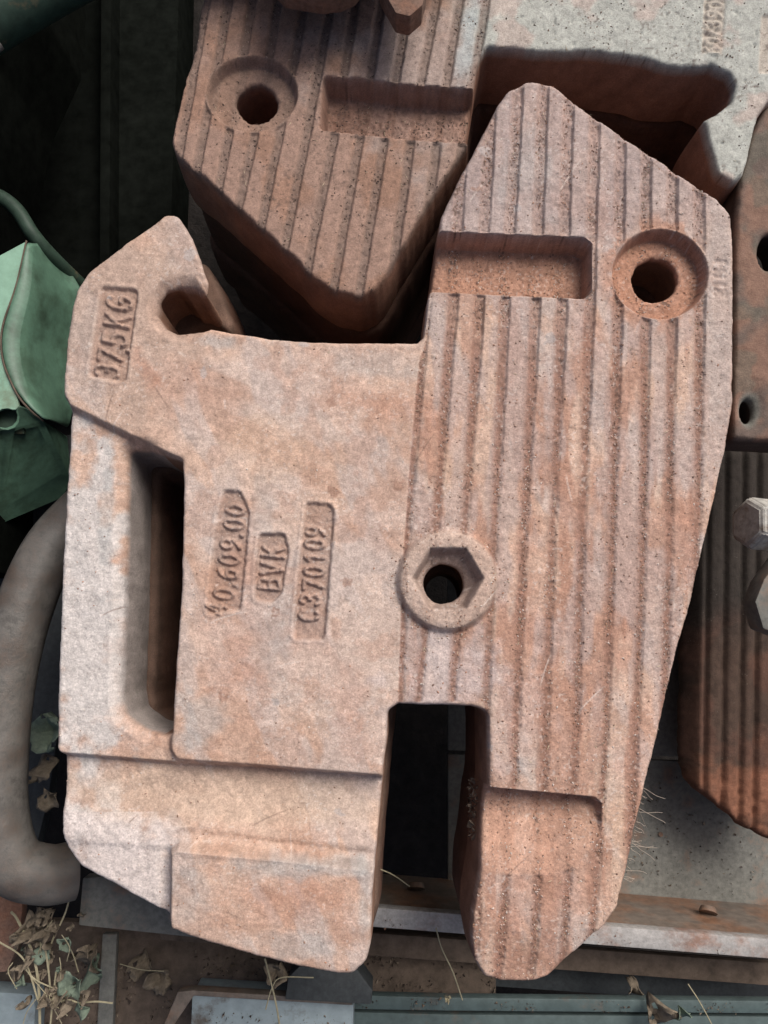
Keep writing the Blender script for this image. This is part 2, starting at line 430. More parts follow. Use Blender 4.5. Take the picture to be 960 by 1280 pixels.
POCK2 = fillet([(560,978,0),(615,984,4),(744,996,5),(753,1004,5),(753,1044,8),(720,1083,8),(690,1094,6),(560,1094,0)], 5)
RIBREG = fillet([(531,430,0),(552,270,0),(575,214,0),(600,90,0),(700,70,0),(960,230,0),(960,700,0),(840,1240,0),(560,1250,0),(603,1088,0),(612,985,0),(612,930,0),(610,905,0),(604,878,0),(497,878,0),(503,700,0),(513,560,0),(524,450,0)], 1)
VS = [100,180,374,700,960,1122,1240]
LINES = [[560,557,540,512,505,500,495],[590,585,574,548,520,512,505],[622,619,607,585,566,560,555],[655,652,639,623,610,604,598],[687,684,677,660,650,638,630],[719,716,711,696,687,678,672],[753,750,745,733,725,715,709],
         [786,783,780,771,762,750,744],[817,815,815,810,800,792,788],[850,848,848,843,836,830,826],[883,881,883,878,874,870,868]]
def text(u, v, items):
    g = np.zeros(u.shape)
    for ch, cx, cy, w, hg, d in items: g = np.maximum(g, glyph_mask(u, v, ch, cx, cy, w, hg, d))
    return g
def ud(x, y): l = math.hypot(x, y); return (x/l, y/l)
d1 = ud(16,-84.5); d2 = ud(13,-105); d3 = ud(3,-30); d4 = ud(7,-100)
TXT1 = [('3',133,463,17,32,d1),('7',137,444,16,31,d1),('.',146,436,10,30,d1),('5',143,423,18,32,d1),('K',146,400,18,32,d1),('G',149,378,19,34,d1)]
TXT2 = [('4',270,761,14,24,d2),('0',279,742,14,25,d2),('.',282,730,8,24,d2),('6',284,717,14,25,d2),('0',286,699,14,25,d2),('9',288,680,14,25,d2),('.',291,668,8,24,d2),('0',292,655,14,25,d2),('0',294,637,14,24,d2)]
TXT3 = [('B',336,730,15,28,d3),('V',339,711,16,28,d3),('K',341,690,16,28,d3)]
TXT4 = [('C',386,769,15,25,d4),('3',387,749,14,25,d4),('7',391,731,13,25,d4),('0',392,714,13,25,d4),('1',393,697,12,25,d4),('0',393,680,13,25,d4),('9',394,664,13,25,d4)]
TXT6 = [('Z',900,366,9,14,d3),('I',899,356,8,14,d3),('H',899,342,11,14,d3),('I',900,327,8,14,d3)]
PL = [fillet([(127,358),(171,362),(172,372),(157,478),(110,470)], 7),
      fillet([(280,613),(300,614),(308,630),(312,643),(308,690),(301,762),(258,768),(264,708),(272,640)], 5),
      fillet([(324,667),(356,667),(361,690),(352,742),(340,754),(318,750),(320,700)], 7),
      fillet([(383,628),(413,630),(418,640),(406,800),(366,799),(374,700)], 7)]
SEED = 3
def h_main(u, v):
    z = (fbm(u, v, 60, 3, 3)-.5)*2.6
    dA = sdf_local(u, v, A_LOW, 60)
    z = z - 13*(1-ss(-8, 1, dA))
    dB = sdf_local(u, v, B_LOW, 200)
    mB = 1-ss(-8, 0, dB)
    vc = v - .06*(u-70)                                     # groove runs slightly downhill
    z = z - mB*14*(1-ss(982, 1052, vc))                     # trough, ramping back up
    z = z - mB*2*ss(1052, 1062, vc)
    z = z - 5*ss(120, 70, u)*(v > 1000)*ss(1000, 1040, v)
    dP = sdf_local(u, v, PAD, 60)
    z = z + 21*(1-ss(-9, 1, dP)) - 3.5*np.exp(-((dP-7)/6.0)**2)*(v > 1040)
    z = z + .55*(fbm(u, v, 7, 21, 3)-.5)*2*(1-ss(-3, 3, dA))*(dP > 0)   # coarse skin on handle frame and foot
    # fillet the left flank of the handle slot
    ds = sdf_local(u, v, SLOT, 40)
    z = z - 10*(1-ss(0, 13, ds))*ss(212, 172, u)
    # hook: dished shoulders
    dh = np.hypot((u-205), (v-268)*.8); z = z - 5*ss(60, 10, dh)
    dhk = -sdf_local(u, v, OUT, 40); z = z - 7*ss(14, 0, dhk)*(1-ss(38, 50, np.hypot(u-226, v-384)))*(u < 262)
    # ribs
    dR = sdf_local(u, v, RIBREG, 60)
    g = groove_lines(LINES, VS, u, v, 15, 1, z, 1)
    gr = 1-ss(-2, 1, dR)
    rough = (fbm(u, v, 4.5, 31, 3)-.5)*2
    dC = sdf_local(u, v, CBORE, 40); dK = sdf_local(u, v, POCK, 70); dQ = sdf_local(u, v, POCK2, 70); dO = sdf_local(u, v, BOSS, 40)
    free = ss(0, 3, dC)*ss(0, 2, dK)*ss(0, 2, dQ)*ss(0, 3, dO)
    margin = 1-ss(-10, -6, -(884-u))*0
    edge = ss(0, 9, -sdf_local(u, v, OUT, 40)); gl = .6+.8*fbm(u, v, 50, 33, 3)
    z = z - g*gr*free*(.25+.75*edge)*(3.9 - 1.9*ss(360, 600, v))*gl + g*gr*free*1.7*rough
    z = z + (1-gr)*0
    z = z + .45*rough*gr*(1-g)
    # pocket, counterbore, boss, hex
    z = np.where(dK < 1, lay(z, dK, 5, 40) + (1-ss(-8,-2,dK))*1.2*rough, z)
    z = np.where(dC < 1, lay(z, dC, 6, 23)+ (1-ss(-8,-2,dC))*.8*rough, z)
    zb = 13 + .5*rough - 2.5*ss(50, 62, np.hypot(u-559, v-726))
    z = np.where(dO < 4, z*(ss(-5, 4, dO)) + zb*(1-ss(-5, 4, dO)), z)
    dX = sdf_local(u, v, HEX, 60)
    rr = np.hypot(u-554, v-730)
    z = np.where(dX < 1, zb - (20+9*ss(46, 26, rr))*(1-ss(-8, 0, dX)), z)
    # foot pocket ramps back to the face
    fl = 34*(1-ss(1010, 1094, v+(u-690).clip(0)*.7))
    z = np.where(dQ < 1, z - (fl*(1-ss(-5, 0, dQ))), z)
    # foot chamfer
    z = z - 10*ss(1150, 1235, v)*(u > 560)
    # recessed plaques and raised characters
    for pl, tx, dep in zip(PL, (TXT1, TXT2, TXT3, TXT4), (3.6, 3.4, 4.2, 3.6)):
        d = sdf_local(u, v, pl, 20)
        fade = 1-.7*(fbm(u, v, 40, 77, 2) > .62)
        edge = (1-ss(-2.5, 1.2, d+1.2*rough))
        z = z - (dep+1)*edge + 1.3*np.exp(-((d-3.2)/2.2)**2)*(.6+.6*rough)
        z = z + (dep+1.2)*text(u, v, tx)*(.85+.4*rough)
        z = z + .9*rough*edge
    z = z - 1.8*text(u, v, TXT6)*(.7+.8*rough)
    z = z + .35*(fbm(u, v, 3.2, 90, 2)-.5)*2
    return z
def blob(u, v, cu, cv, ru, rv, ang=0, soft=.6, seed=0, ns=25, na=.8):
    a = R(ang); x = ((u-cu)*math.cos(a)+(v-cv)*math.sin(a))/ru; y = (-(u-cu)*math.sin(a)+(v-cv)*math.cos(a))/rv
    d = np.hypot(x, y) + na*(fbm(u, v, ns, seed+200, 4)-.5)*2
    return 1-ss(1-soft, 1+soft*.4, d)
def mixc(c, col, m): return c*(1-m[:, None]) + np.array(col)[None]*m[:, None]
def c_main(u, v, z):
    n1 = fbm(u, v, 120, 51, 5); n2 = fbm(u, v, 30, 52, 4); n3 = fbm(u, v, 7, 53, 3)
    c = np.tile(np.array([.475,.335,.262]), (len(u), 1))
    c = mixc(c, (.475,.37,.315), ss(.42,.62,n1))
    w_ = fbm((u*.94+v*.34)*.35, (v*.94-u*.34)*1.0, 45, 54, 5); w2_ = fbm((u*.9-v*.42)*1.0, (v*.9+u*.42)*.3, 35, 55, 5)
    c = mixc(c, (.385,.245,.18), .6*ss(.50,.66,w_)); c = mixc(c, (.43,.355,.32), .7*ss(.52,.63,w2_)); c = mixc(c, (.40,.235,.165), .35*ss(.55,.68,n2))
    # hook: duller brown-beige
    c = mixc(c, (.39,.29,.235), .8*blob(u,v,150,390,120,130,0,.6,1))
    c = mixc(c, (.36,.31,.285), .5*blob(u,v,235,300,40,60,0,.6,2)+.3*blob(u,v,115,430,30,60,0,.6,3))
    # cool whitish skin of the handle frame and lower left foot
    w = blob(u,v,105,790,60,260,0,.4,4)*(1-ss(-3,3,sdf_local(u,v,A_LOW,60)))
    c = mixc(c, (.50,.47,.45), .9*w)
    w = blob(u,v,140,1080,110,90,15,.4,5)*(sdf_local(u,v,PAD,60) > -2)*(v > 1020)
    c = mixc(c, (.53,.47,.445), .9*w)
    c = mixc(c, (.47,.36,.28), .6*blob(u,v,270,1000,230,42,3,.5,6,na=.3))
    # orange rust stains
    for (a,b,ru,rv,an,s,k) in [(182,458,11,30,-25,.95,7),(460,505,110,16,4,.6,8),(420,490,60,60,0,.35,9),(300,700,30,60,5,.6,10),(290,830,40,70,-20,.55,11),(440,900,30,90,-12,.55,12),
        (330,790,80,60,30,.35,13),(180,580,40,40,0,.3,14),(370,1110,50,38,-70,.75,15),(320,1110,40,40,0,.5,16),(435,1130,20,50,0,.35,17),(560,520,40,60,20,.5,18),
        (640,420,14,60,0,.75,19),(735,420,24,60,-20,.7,20),(750,620,22,60,5,.7,21),(700,560,14,80,0,.5,22),(660,640,15,90,3,.55,23),(755,270,14,45,8,.7,24),(690,760,60,90,0,.45,25),
        (790,790,26,80,10,.6,26),(735,930,24,70,0,.7,27),(665,830,20,100,0,.5,28),(800,940,30,120,10,.5,29),(860,640,14,90,5,.5,30),(710,1120,60,70,0,.5,31),(640,1150,30,80,0,.4,32),
        (545,690,30,25,0,.45,33),(470,640,40,60,0,.3,34),(640,1010,60,60,0,.5,35),(250,480,60,30,20,.4,36),(390,700,16,80,4,.3,37)]:
        c = mixc(c, (.40,.21,.145), (.85 if a > 495 else .6)*s*blob(u,v,a,b,ru,rv,an,.9,k,12+ru*.4,.85))
    for (a,b,ru,rv,an,s,k) in [(760,660,16,90,0,.6,41),(745,960,20,80,0,.65,42),(700,1000,120,60,0,.3,43),(820,700,24,120,6,.4,44),(780,1060,30,60,0,.5,45),(340,560,90,50,0,.4,46),(560,600,30,80,0,.4,47)]:
        c = mixc(c, (.53,.38,.28), .8*s*blob(u,v,a,b,ru,rv,an,.7,k))
    rs_ = fbm(u*1.0, v*.16, 22, 56, 4); c = mixc(c, (.34,.185,.13), .7*ss(.48,.62,rs_)*(1-ss(-2,1,sdf_local(u,v,RIBREG,60)))*ss(300,480,v))
    # lilac-grey worn crowns on the ribbed face
    rib = 1-ss(-2,1,sdf_local(u,v,RIBREG,60))
    lil = ss(.44,.60,fbm(u*1.6,v*.5,40,61,4))*rib*ss(1020,820,v)
    c = mixc(c, (.375,.30,.275), .6*lil)
    top = rib*ss(420,250,v+.2*(u-600)); c = mixc(c, (.33,.265,.25), .72*top)
    c = mixc(c, (.29,.225,.21), .3*rib*ss(360,240,v)*ss(.45,.6,n2))
    c = mixc(c, (.47,.40,.385), .6*blob(u,v,560,840,70,50,0,.5,62)+.3*blob(u,v,650,900,40,80,0,.5,63))
    # fresh orange rust round the upper hole
    c = mixc(c, (.40,.19,.11), .55*(1-ss(4,26,sdf_local(u,v,CBORE,40)))*ss(.42,.6,fbm(u,v,18,59,3)))
    # right margin strip
    c = mixc(c, (.37,.31,.28), .75*blob(u,v,900,400,22,190,0,.4,64,na=.3))
    # bluish worn patches
    for (a,b,ru,rv,an,s,k) in [(270,428,28,13,5,.55,71),(128,640,9,90,3,.45,72),(350,1084,75,15,5,.5,73),(420,1085,50,12,5,.5,74),(455,1130,10,60,0,.4,75),(250,895,34,45,0,.45,76),(470,455,60,20,0,.35,77),(370,1180,60,18,5,.4,78),
        (650,960,30,20,0,.35,79),(600,970,8,30,0,.4,80),(330,640,16,50,0,.3,81),(345,800,30,60,0,.3,82),(240,1110,26,40,0,.3,83),(660,220,40,60,0,.3,84)]:
        c = mixc(c, (.33,.34,.335), s*blob(u,v,a,b,ru,rv,an,.6,k))
    # grooves hold rough brown scale
    g = groove_lines(LINES, VS, u+1.5, v, 17, 1, 0, 1)*rib
    gg = g*(.55+.6*n3); c = mixc(c, (.21,.115,.085), np.clip(gg*1.1,0,.88)*(.38+.62*ss(300,480,v))*ss(.15,.45,n3+.1))
    # pockets are rustier
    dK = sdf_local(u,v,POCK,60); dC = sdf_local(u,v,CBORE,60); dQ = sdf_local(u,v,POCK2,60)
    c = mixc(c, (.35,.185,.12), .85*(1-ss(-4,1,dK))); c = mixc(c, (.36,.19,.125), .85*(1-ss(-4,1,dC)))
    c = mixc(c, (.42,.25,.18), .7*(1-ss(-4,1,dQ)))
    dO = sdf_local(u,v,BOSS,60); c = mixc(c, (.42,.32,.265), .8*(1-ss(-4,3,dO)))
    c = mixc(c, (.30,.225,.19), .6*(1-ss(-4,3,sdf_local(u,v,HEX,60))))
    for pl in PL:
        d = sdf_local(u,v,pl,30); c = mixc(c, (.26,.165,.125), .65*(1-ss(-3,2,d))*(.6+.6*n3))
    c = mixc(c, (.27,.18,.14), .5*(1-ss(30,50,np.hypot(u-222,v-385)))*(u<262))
    n4 = fbm(u,v,3.4,57,2); n5 = vn(u,v,1.5,58)
    c *= ((.86+.28*n3)*(.84+.32*n4)*(.95+.10*n5))[:, None]
    for k_ in range(46):                                # short dark and bright scratches
        r_ = np.random.RandomState(900+k_); a_ = r_.rand()*math.pi; L_ = 6+r_.rand()*26; x0, y0 = 110+r_.rand()*740, 150+r_.rand()*1000
        m_ = (abs(u-x0) < L_) & (abs(v-y0) < L_); xx = (u[m_]-x0)*math.cos(a_)+(v[m_]-y0)*math.sin(a_); yy = -(u[m_]-x0)*math.sin(a_)+(v[m_]-y0)*math.cos(a_)+.02*xx*xx/ L_*3
        w_s = np.zeros(len(u)); w_s[m_] = (1-ss(.4,1.3,abs(yy)))*(1-ss(L_*.5,L_*.95,abs(xx)))*.55
        c = mixc(c, (.17,.11,.085) if k_ % 3 else (.58,.50,.45), w_s)
    for k_ in range(30):                                # chipped scale
        r_ = np.random.RandomState(1900+k_); x0, y0 = 100+r_.rand()*740, 150+r_.rand()*1020; q_r = 2.5+r_.rand()*6
        m_ = (abs(u-x0) < 30) & (abs(v-y0) < 30); w_s = np.zeros(len(u)); w_s[m_] = .6*(1-ss(q_r*.8, q_r, np.hypot(u[m_]-x0, v[m_]-y0)+6*(fbm(u[m_],v[m_],5,k_,3)-.5)*2))
        c = mixc(c, (.25,.14,.10) if k_ % 2 else (.36,.33,.32), w_s)
    # dark grit and pale fleck clusters
    c = mixc(c, (.12,.08,.065), .7*ss(.70,.78,vn(u,v,2.6,91))*ss(.5,.7,n2)*(.25+g))
    c = mixc(c, (.62,.56,.52), .3*ss(.80,.86,vn(u,v,2.8,92))*ss(.42,.6,fbm(u,v,50,93,3)))
    return c
PN = ['', 'rib']
def r_main(u, v):
    rid = np.zeros(len(u), int); names = ['casting_body']
    def add(mask, name):
        names.append(name); rid[mask & (rid == 0)] = len(names)-1
    add(sdf_local(u,v,BOSS,30) < 2, 'hexagon_boss')
    add(sdf_local(u,v,CBORE,30) < 0, 'counterbored_hole')
    add(sdf_local(u,v,POCK,30) < 0, 'recessed_pocket')
    add(sdf_local(u,v,POCK2,30) < 0, 'foot_pocket')
    for pl, nm in zip(PL, ('weight_marking','part_number','foundry_mark','casting_number')): add(sdf_local(u,v,pl,30) < 0, nm)
    add(sdf_local(u,v,PAD,30) < 0, 'foot_pad')
    add((v < 480+.55*(u-84)) & (v < 430+0*(u)) & (u < 262), 'hook')
    add((sdf_local(u,v,A_LOW,30) < 0) & (v < 945), 'carry_handle')
    add((sdf_local(u,v,A_LOW,30) < 0) & (v >= 945) & (v < 1045+.06*(u-70)), 'cross_groove')
    rib = sdf_local(u,v,RIBREG,60) < 0
    cs = [np.interp(v, VS, l) for l in LINES]
    for a, b in zip(cs[:-1], cs[1:]): add(rib & (u > a) & (u <= b-14), 'rib')
    add(rib & (u > cs[-1]), 'rib')
    return rid, names
main = empty('tractor_weight', P(480,700,125), 'large dusty rust-pink ballast weight lying on top, with hook, slot handle and raised numbers', 'tractor weight')
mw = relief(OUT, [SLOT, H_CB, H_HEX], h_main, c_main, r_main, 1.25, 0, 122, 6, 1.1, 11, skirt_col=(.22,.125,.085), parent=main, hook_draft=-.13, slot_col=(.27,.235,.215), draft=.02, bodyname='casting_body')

# ---- the upper weight, turned round, and those stacked below
OUT2 = fillet([(258,-40,5),(252,0,5),(244,57,5),(226,122,5),(215,176,8),(219,194,8),(252,219,8),(300,262,8),(336,293,8),(375,328,8),(390,345,8),(420,365,16),(450,370,16),(468,362,16),(484,341,12),(506,302,8),(532,258,8),
  (576,192,8),(588,174,8),(586,157,6),(590,122,5),(597,83,5),(601,68,6),(610,56,5),(631,59,5),(679,63,8),(738,63,8),(802,71,8),(837,81,8),(873,83,5),(890,80,8),(912,90,10),(921,108,10),(915,128,10),(897,141,8),(880,150,5),
  (886,172,6),(893,198,8),(901,218,8),(916,227,10),(929,220,8),(934,203,8),(948,146,6),(958,128,10),(985,110,5),(1010,-40,5),(1020,-200,10),(640,-280,10),(300,-260,10)], 4)
H2 = to_plane(ellipse(321,130,25,24, jit=.07, seed=4), 63, 45)
CB2 = ellipse(315,117,58,48)
POCK2B = fillet([(403,94,6),(445,96,3),(502,104,3),(560,108,2),(640,112,0),(640,182,0),(580,179,3),(506,175,3),(445,168,3),(399,162,6)], 4)
VS2 = [-120,10,177,300,420]
LINES2 = [[n+ (n-m)*.75, n, m, o_, o_-(m-o_)*.9] for n, m, o_ in [(612,585,566),(579,552,537),(549,519,502),(516,486,465),(482,455,433),(449,422,397),(419,387,363),(386,353,328),(353,322,294),(320,290,266),(290,258,235),(262,232,210)]]
d5 = ud(4,-60)
TXT5 = [('6',891,63,10,20,d5),('0',891,52,10,20,d5),('/',891,41,10,20,d5),('3',891,30,10,20,d5),('9',893,18,10,20,d5),('0',894,7,10,20,d5),('0',896,-5,10,20,d5)]
PL2 = [fillet([(881,-20),(909,-20),(903,69),(877,66)], 3), fillet([(952,18),(990,16),(985,90),(948,92)], 4)]
RIB2 = poly((180,-300),(640,-300),(622,0),(604,60),(600,90),(600,200),(460,420),(180,240))
def h_up(u, v):
    z = (fbm(u, v, 60, 103, 3)-.5)*2.5
    rough = (fbm(u, v, 4.5, 131, 3)-.5)*2
    dC = sdf_local(u,v,CB2,40); dK = sdf_local(u,v,POCK2B,60); rg = 1-ss(-2,1,sdf_local(u,v,RIB2,60))
    g = groove_lines(LINES2, VS2, u, v, 14, 1, z, 1)*rg*ss(0,3,dC)*ss(0,2,dK)
    z = z - g*(4.2-1.3*rough)
    z = np.where(dK < 1, lay(z, dK+1.5*rough, 7, 40)+(1-ss(-8,-2,dK))*2.2*rough, z)
    z = np.where(dC < 1, lay(z, dC, 6, 18)+(1-ss(-8,-2,dC))*.8*rough, z)
    for pl in PL2:
        d = sdf_local(u,v,pl,20); z = z-3*(1-ss(-2.5,1,d))
    z = z+3.4*text(u,v,TXT5)
    z = z - 2*ss(.80,.88,fbm(u,v,7,140,2))*(u > 600)
    return z+.3*rough
def c_up(u, v, z):
    n2 = fbm(u,v,30,152,4); n3 = fbm(u,v,7,153,3)
    c = np.tile(np.array([.275,.18,.14]), (len(u),1))
    c = mixc(c, (.25,.145,.10), .7*ss(.45,.6,fbm(u,v,60,151,4)))
    c = mixc(c, (.32,.265,.24), .7*blob(u,v,520,90,110,110,0,.6,160)+.35*blob(u,v,560,200,60,90,0,.6,164))
    t = ss(560,620,u+.3*(60-v)); c = mixc(c, (.36,.38,.35), t*.9)
    c = mixc(c, (.40,.31,.27), t*.6*ss(.53,.64,fbm(u,v,45,161,4)))
    c = mixc(c, (.34,.39,.40), .6*blob(u,v,585,40,18,60,12,.6,162)); c = mixc(c, (.36,.2,.14), .7*blob(u,v,596,110,9,50,5,.5,163))
    rg = 1-ss(-2,1,sdf_local(u,v,RIB2,60)); g = groove_lines(LINES2, VS2, u, v, 14, 1, 0, 1)*rg
    c = mixc(c, (.16,.115,.095), np.clip(g*(.4+.6*n3),0,.75))
    dK = sdf_local(u,v,POCK2B,60); dC = sdf_local(u,v,CB2,60)
    c = mixc(c, (.25,.14,.10), .7*(1-ss(-3,2,dK))); c = mixc(c, (.25,.165,.125), .6*(1-ss(-3,2,dC)))
    for pl in PL2: c = mixc(c, (.40,.33,.27), .6*(1-ss(-3,2,sdf_local(u,v,pl,30))))
    c *= ((.86+.28*n3)*(.84+.32*fbm(u,v,3.6,157,2)))[:, None]
    c = mixc(c, (.10,.07,.06), .6*ss(.78,.86,vn(u,v,3,191))*ss(.48,.62,fbm(u,v,24,192,3)))
    return c
def r_up(u, v):
    rid = np.zeros(len(u), int); names = ['casting_body']
    def add(mask, name): names.append(name); rid[mask & (rid == 0)] = len(names)-1
    add(sdf_local(u,v,CB2,30) < 0, 'counterbored_hole'); add(sdf_local(u,v,POCK2B,30) < 0, 'recessed_pocket')
    add(sdf_local(u,v,PL2[0],30) < 0, 'casting_number'); add(sdf_local(u,v,PL2[1],30) < 0, 'weight_marking')
    add((u > 850) & (v > 84), 'hook')
    rib = sdf_local(u,v,RIB2,60) < 0; cs = [np.interp(v, VS2, l) for l in LINES2]
    for a, b in zip(cs[1:], cs[:-1]): add(rib & (u > a) & (u <= b-13), 'rib')
    return rid, names
HU = 45
upper = empty('tractor_weight', P(500,100,HU+120), 'tractor weight with teal-grey smooth end and brown ribs, topmost of the stack behind', 'tractor weight')
uw = relief(OUT2, [H2], h_up, c_up, r_up, 1.6, HU, 118, 5, 1.6, 23, skirt_col=(.24,.125,.085), parent=upper, bbox=((150,-90),(1030,460)), bodyname='casting_body')

def none_r(u, v): return np.zeros(len(u), int), ['casting_body']
def flat_h(u, v): return (fbm(u, v, 40, 5, 3)-.5)*2
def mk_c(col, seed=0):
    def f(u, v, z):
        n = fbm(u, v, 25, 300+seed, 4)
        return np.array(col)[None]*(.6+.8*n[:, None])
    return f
def shifted(poly_, du, dv, k=1.0):
    c = poly_.mean(0); return (poly_-c)*k+c+np.array([du, dv])
# weight beneath the near one
def below(o, h0, h1, du, dv): return to_plane(shifted(o, du, dv), h0, h1)
w2 = empty('tractor_weight', P(480,700,260), 'rusty tractor weight underneath the near one, seen through its slot and below its hook', 'tractor weight')
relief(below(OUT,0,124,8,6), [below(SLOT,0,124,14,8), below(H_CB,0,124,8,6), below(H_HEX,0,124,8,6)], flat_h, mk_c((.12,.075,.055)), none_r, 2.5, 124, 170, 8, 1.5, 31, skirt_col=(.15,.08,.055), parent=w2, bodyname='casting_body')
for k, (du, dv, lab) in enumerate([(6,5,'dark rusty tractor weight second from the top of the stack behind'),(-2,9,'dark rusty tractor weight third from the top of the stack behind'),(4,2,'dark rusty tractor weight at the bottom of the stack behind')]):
    h = HU+122+k*124
    w = empty('tractor_weight', P(500,100,h+120), lab, 'tractor weight')
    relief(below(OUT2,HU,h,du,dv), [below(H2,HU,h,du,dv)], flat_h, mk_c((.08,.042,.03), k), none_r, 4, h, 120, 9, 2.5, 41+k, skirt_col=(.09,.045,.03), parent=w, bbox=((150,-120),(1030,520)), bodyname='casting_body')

# weight standing at the lower right with ribs
OUT3 = fillet([(872,560,10),(866,700,5),(862,820,5),(861,960,8),(872,988,10),(900,1008,10),(926,1032,8),(962,1050,10),(1010,1065,10),(1060,900,10),(1060,560,10)], 5)
def h_r(u, v):
    z = (fbm(u, v, 40, 400, 3)-.5)*3
    for c0, w_ in ((884,6),(906,7),(928,7),(946,7),(975,7)):
        x = u-c0+(v-800)*.012; z = z-9*np.exp(-(x/(w_*.5))**2)
    z = z+3*(fbm(u,v,8,401,3)-.5)*ss(930,1010,v)*2
    return z - 40*ss(885, 858, u)
def c_r(u, v, z):
    n = fbm(u,v,40,410,4); n3 = fbm(u,v,6,411,3)
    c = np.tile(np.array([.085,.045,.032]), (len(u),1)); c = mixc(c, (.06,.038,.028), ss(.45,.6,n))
    c = mixc(c, (.25,.105,.06), .6*blob(u,v,930,1010,70,60,30,.6,420)); c = mixc(c, (.03,.024,.02), ss(830,740,v))  # orange rust low down; upper end darkened, shade of parts above painted in
    return c*(.7+.6*n3)[:, None]
def r_r(u, v):
    rid = np.zeros(len(u), int); names = ['casting_body']; b = [861,884,906,928,946,975]
    x = u+(v-800)*.012
    for p, q_ in zip(b[:-1], b[1:]): names.append('rib'); rid[(x > p+3) & (x < q_-3)] = len(names)-1
    return rid, names
w = empty('tractor_weight', P(930,800,400), 'dark reddish ribbed tractor weight at the right, below the hexagon bolt', 'tractor weight')
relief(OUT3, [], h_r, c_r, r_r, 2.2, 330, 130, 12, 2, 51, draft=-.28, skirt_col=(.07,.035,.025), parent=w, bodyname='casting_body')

# curved brown plate, upper right, with two holes
OUT4 = fillet([(985,95,10),(958,128,10),(940,168,20),(927,215,25),(921,270,25),(919,340,10),(918,430,10),(917,548,4),(1000,553,5),(1080,500,5),(1080,95,5)], 5, 6)
def h_p(u, v): return (fbm(u,v,50,500,3)-.5)*2 - 10*np.exp(-((np.hypot((u-938)/15,(v-511)/26))**2)*1.2) 
def c_p(u, v, z):
    n = fbm(u,v,50,510,4); n3 = fbm(u,v,6,511,3)
    c = np.tile(np.array([.12,.09,.075]), (len(u),1)); c = mixc(c, (.19,.115,.085), ss(.45,.6,n)); c = mixc(c, (.10,.10,.08), .5*ss(.5,.6,fbm(u,v,30,512,3)))
    c = mixc(c, (.16,.17,.15), .8*(1-ss(.7,1.2,np.hypot((u-938)/14,(v-511)/24))))
    return c*(.8+.4*n3)[:, None]
w = empty('brown_casting', P(960,350,150), 'curved brown iron casting with bolt holes at the right edge beside the near weight', 'casting')
relief(OUT4, [ellipse(962,315,14,22), ellipse(936,513,8,15)], h_p, c_p, none_r, 2.2, 62, 60, 6, .8, 61, skirt_col=(.07,.05,.042), parent=w, bodyname='casting_body')

# ------------------------------------------------------------------ simple solids
def slab(name, pts, h, t, mat, parent=None, bevel=3, hs=None, smooth=True):
    """solid from a traced outline: top face on plane h (or per-point depths hs), thickness t downwards"""
    bm = bmesh.new(); n = len(pts)
    hs = hs if hs is not None else [h]*n
    top = [bm.verts.new(P(p[0], p[1], q_)) for p, q_ in zip(pts, hs)]
    bot = [bm.verts.new(Vector(P(p[0], p[1], q_))-Vector((0,0,t*S))) for p, q_ in zip(pts, hs)]
    ft = bm.faces.new(top); bm.faces.new(bot[::-1])
    for i in range(n): bm.faces.new((top[i], bot[i], bot[(i+1)%n], top[(i+1)%n]))
    bmesh.ops.recalc_face_normals(bm, faces=bm.faces)
    if bevel:
        bmesh.ops.bevel(bm, geom=list(bm.edges), offset=bevel*S, segments=2, profile=.6, affect='EDGES', clamp_overlap=True)
    return from_bm(name, bm, mat, parent, smooth)
def tube(name, pts, rad, mat, parent=None, n=14, rads=None, cap=True):
    """pts: world Vectors"""
    bm = bmesh.new(); rings = []; N = len(pts)
    up = Vector((0,0,1)); 
    for i, p in enumerate(pts):
        t = (pts[min(i+1,N-1)]-pts[max(i-1,0)]).normalized()
        a = t.cross(up); a = a.normalized() if a.length > 1e-4 else Vector((1,0,0)); b = t.cross(a).normalized()
        r = (rads[i] if rads else rad)*S
        rings.append([bm.verts.new(p+a*math.cos(2*math.pi*k/n)*r+b*math.sin(2*math.pi*k/n)*r) for k in range(n)])
    for r0, r1 in zip(rings[:-1], rings[1:]):
        for k in range(n): bm.faces.new((r0[k], r0[(k+1)%n], r1[(k+1)%n], r1[k]))
    if cap: bm.faces.new(rings[0][::-1]); bm.faces.new(rings[-1])
    return from_bm(name, bm, mat, parent)
def curve(pts, m=10):
    """Catmull-Rom through (u,v,h) -> world vectors"""
    p = [Vector(P(*q_)) for q_ in pts]; p = [p[0]*2-p[1]]+p+[p[-1]*2-p[-2]]; out = []
    for i in range(1, len(p)-2):
        for k in range(m):
            t = k/m
            out.append(.5*((2*p[i])+(-p[i-1]+p[i+1])*t+(2*p[i-1]-5*p[i]+4*p[i+1]-p[i+2])*t*t+(-p[i-1]+3*p[i]-3*p[i+1]+p[i+2])*t**3))
    out.append(p[-2]); return out

# ground
def grid_sheet(name, z, half, mat, n=60, amp=6, seed=1):
    xs = np.linspace(-half, half, n); X, Y = np.meshgrid(xs, xs); Z = z+(fbm(X/S, Y/S, 200, seed, 4)-.5)*amp*S*2
    me = bpy.data.meshes.new(name); v = np.stack([X,Y,Z],-1).reshape(-1,3); idx = np.arange(n*n).reshape(n,n)
    q_ = np.stack([idx[:-1,:-1],idx[:-1,1:],idx[1:,1:],idx[1:,:-1]],-1).reshape(-1,4)
    me.from_pydata(v.tolist(), [], q_.tolist()); me.polygons.foreach_set('use_smooth', [True]*len(q_))
    return link(name, me, mat)
tag(grid_sheet('ground', -900*S, 4.0, M_soil, 160, 14), kind='structure')

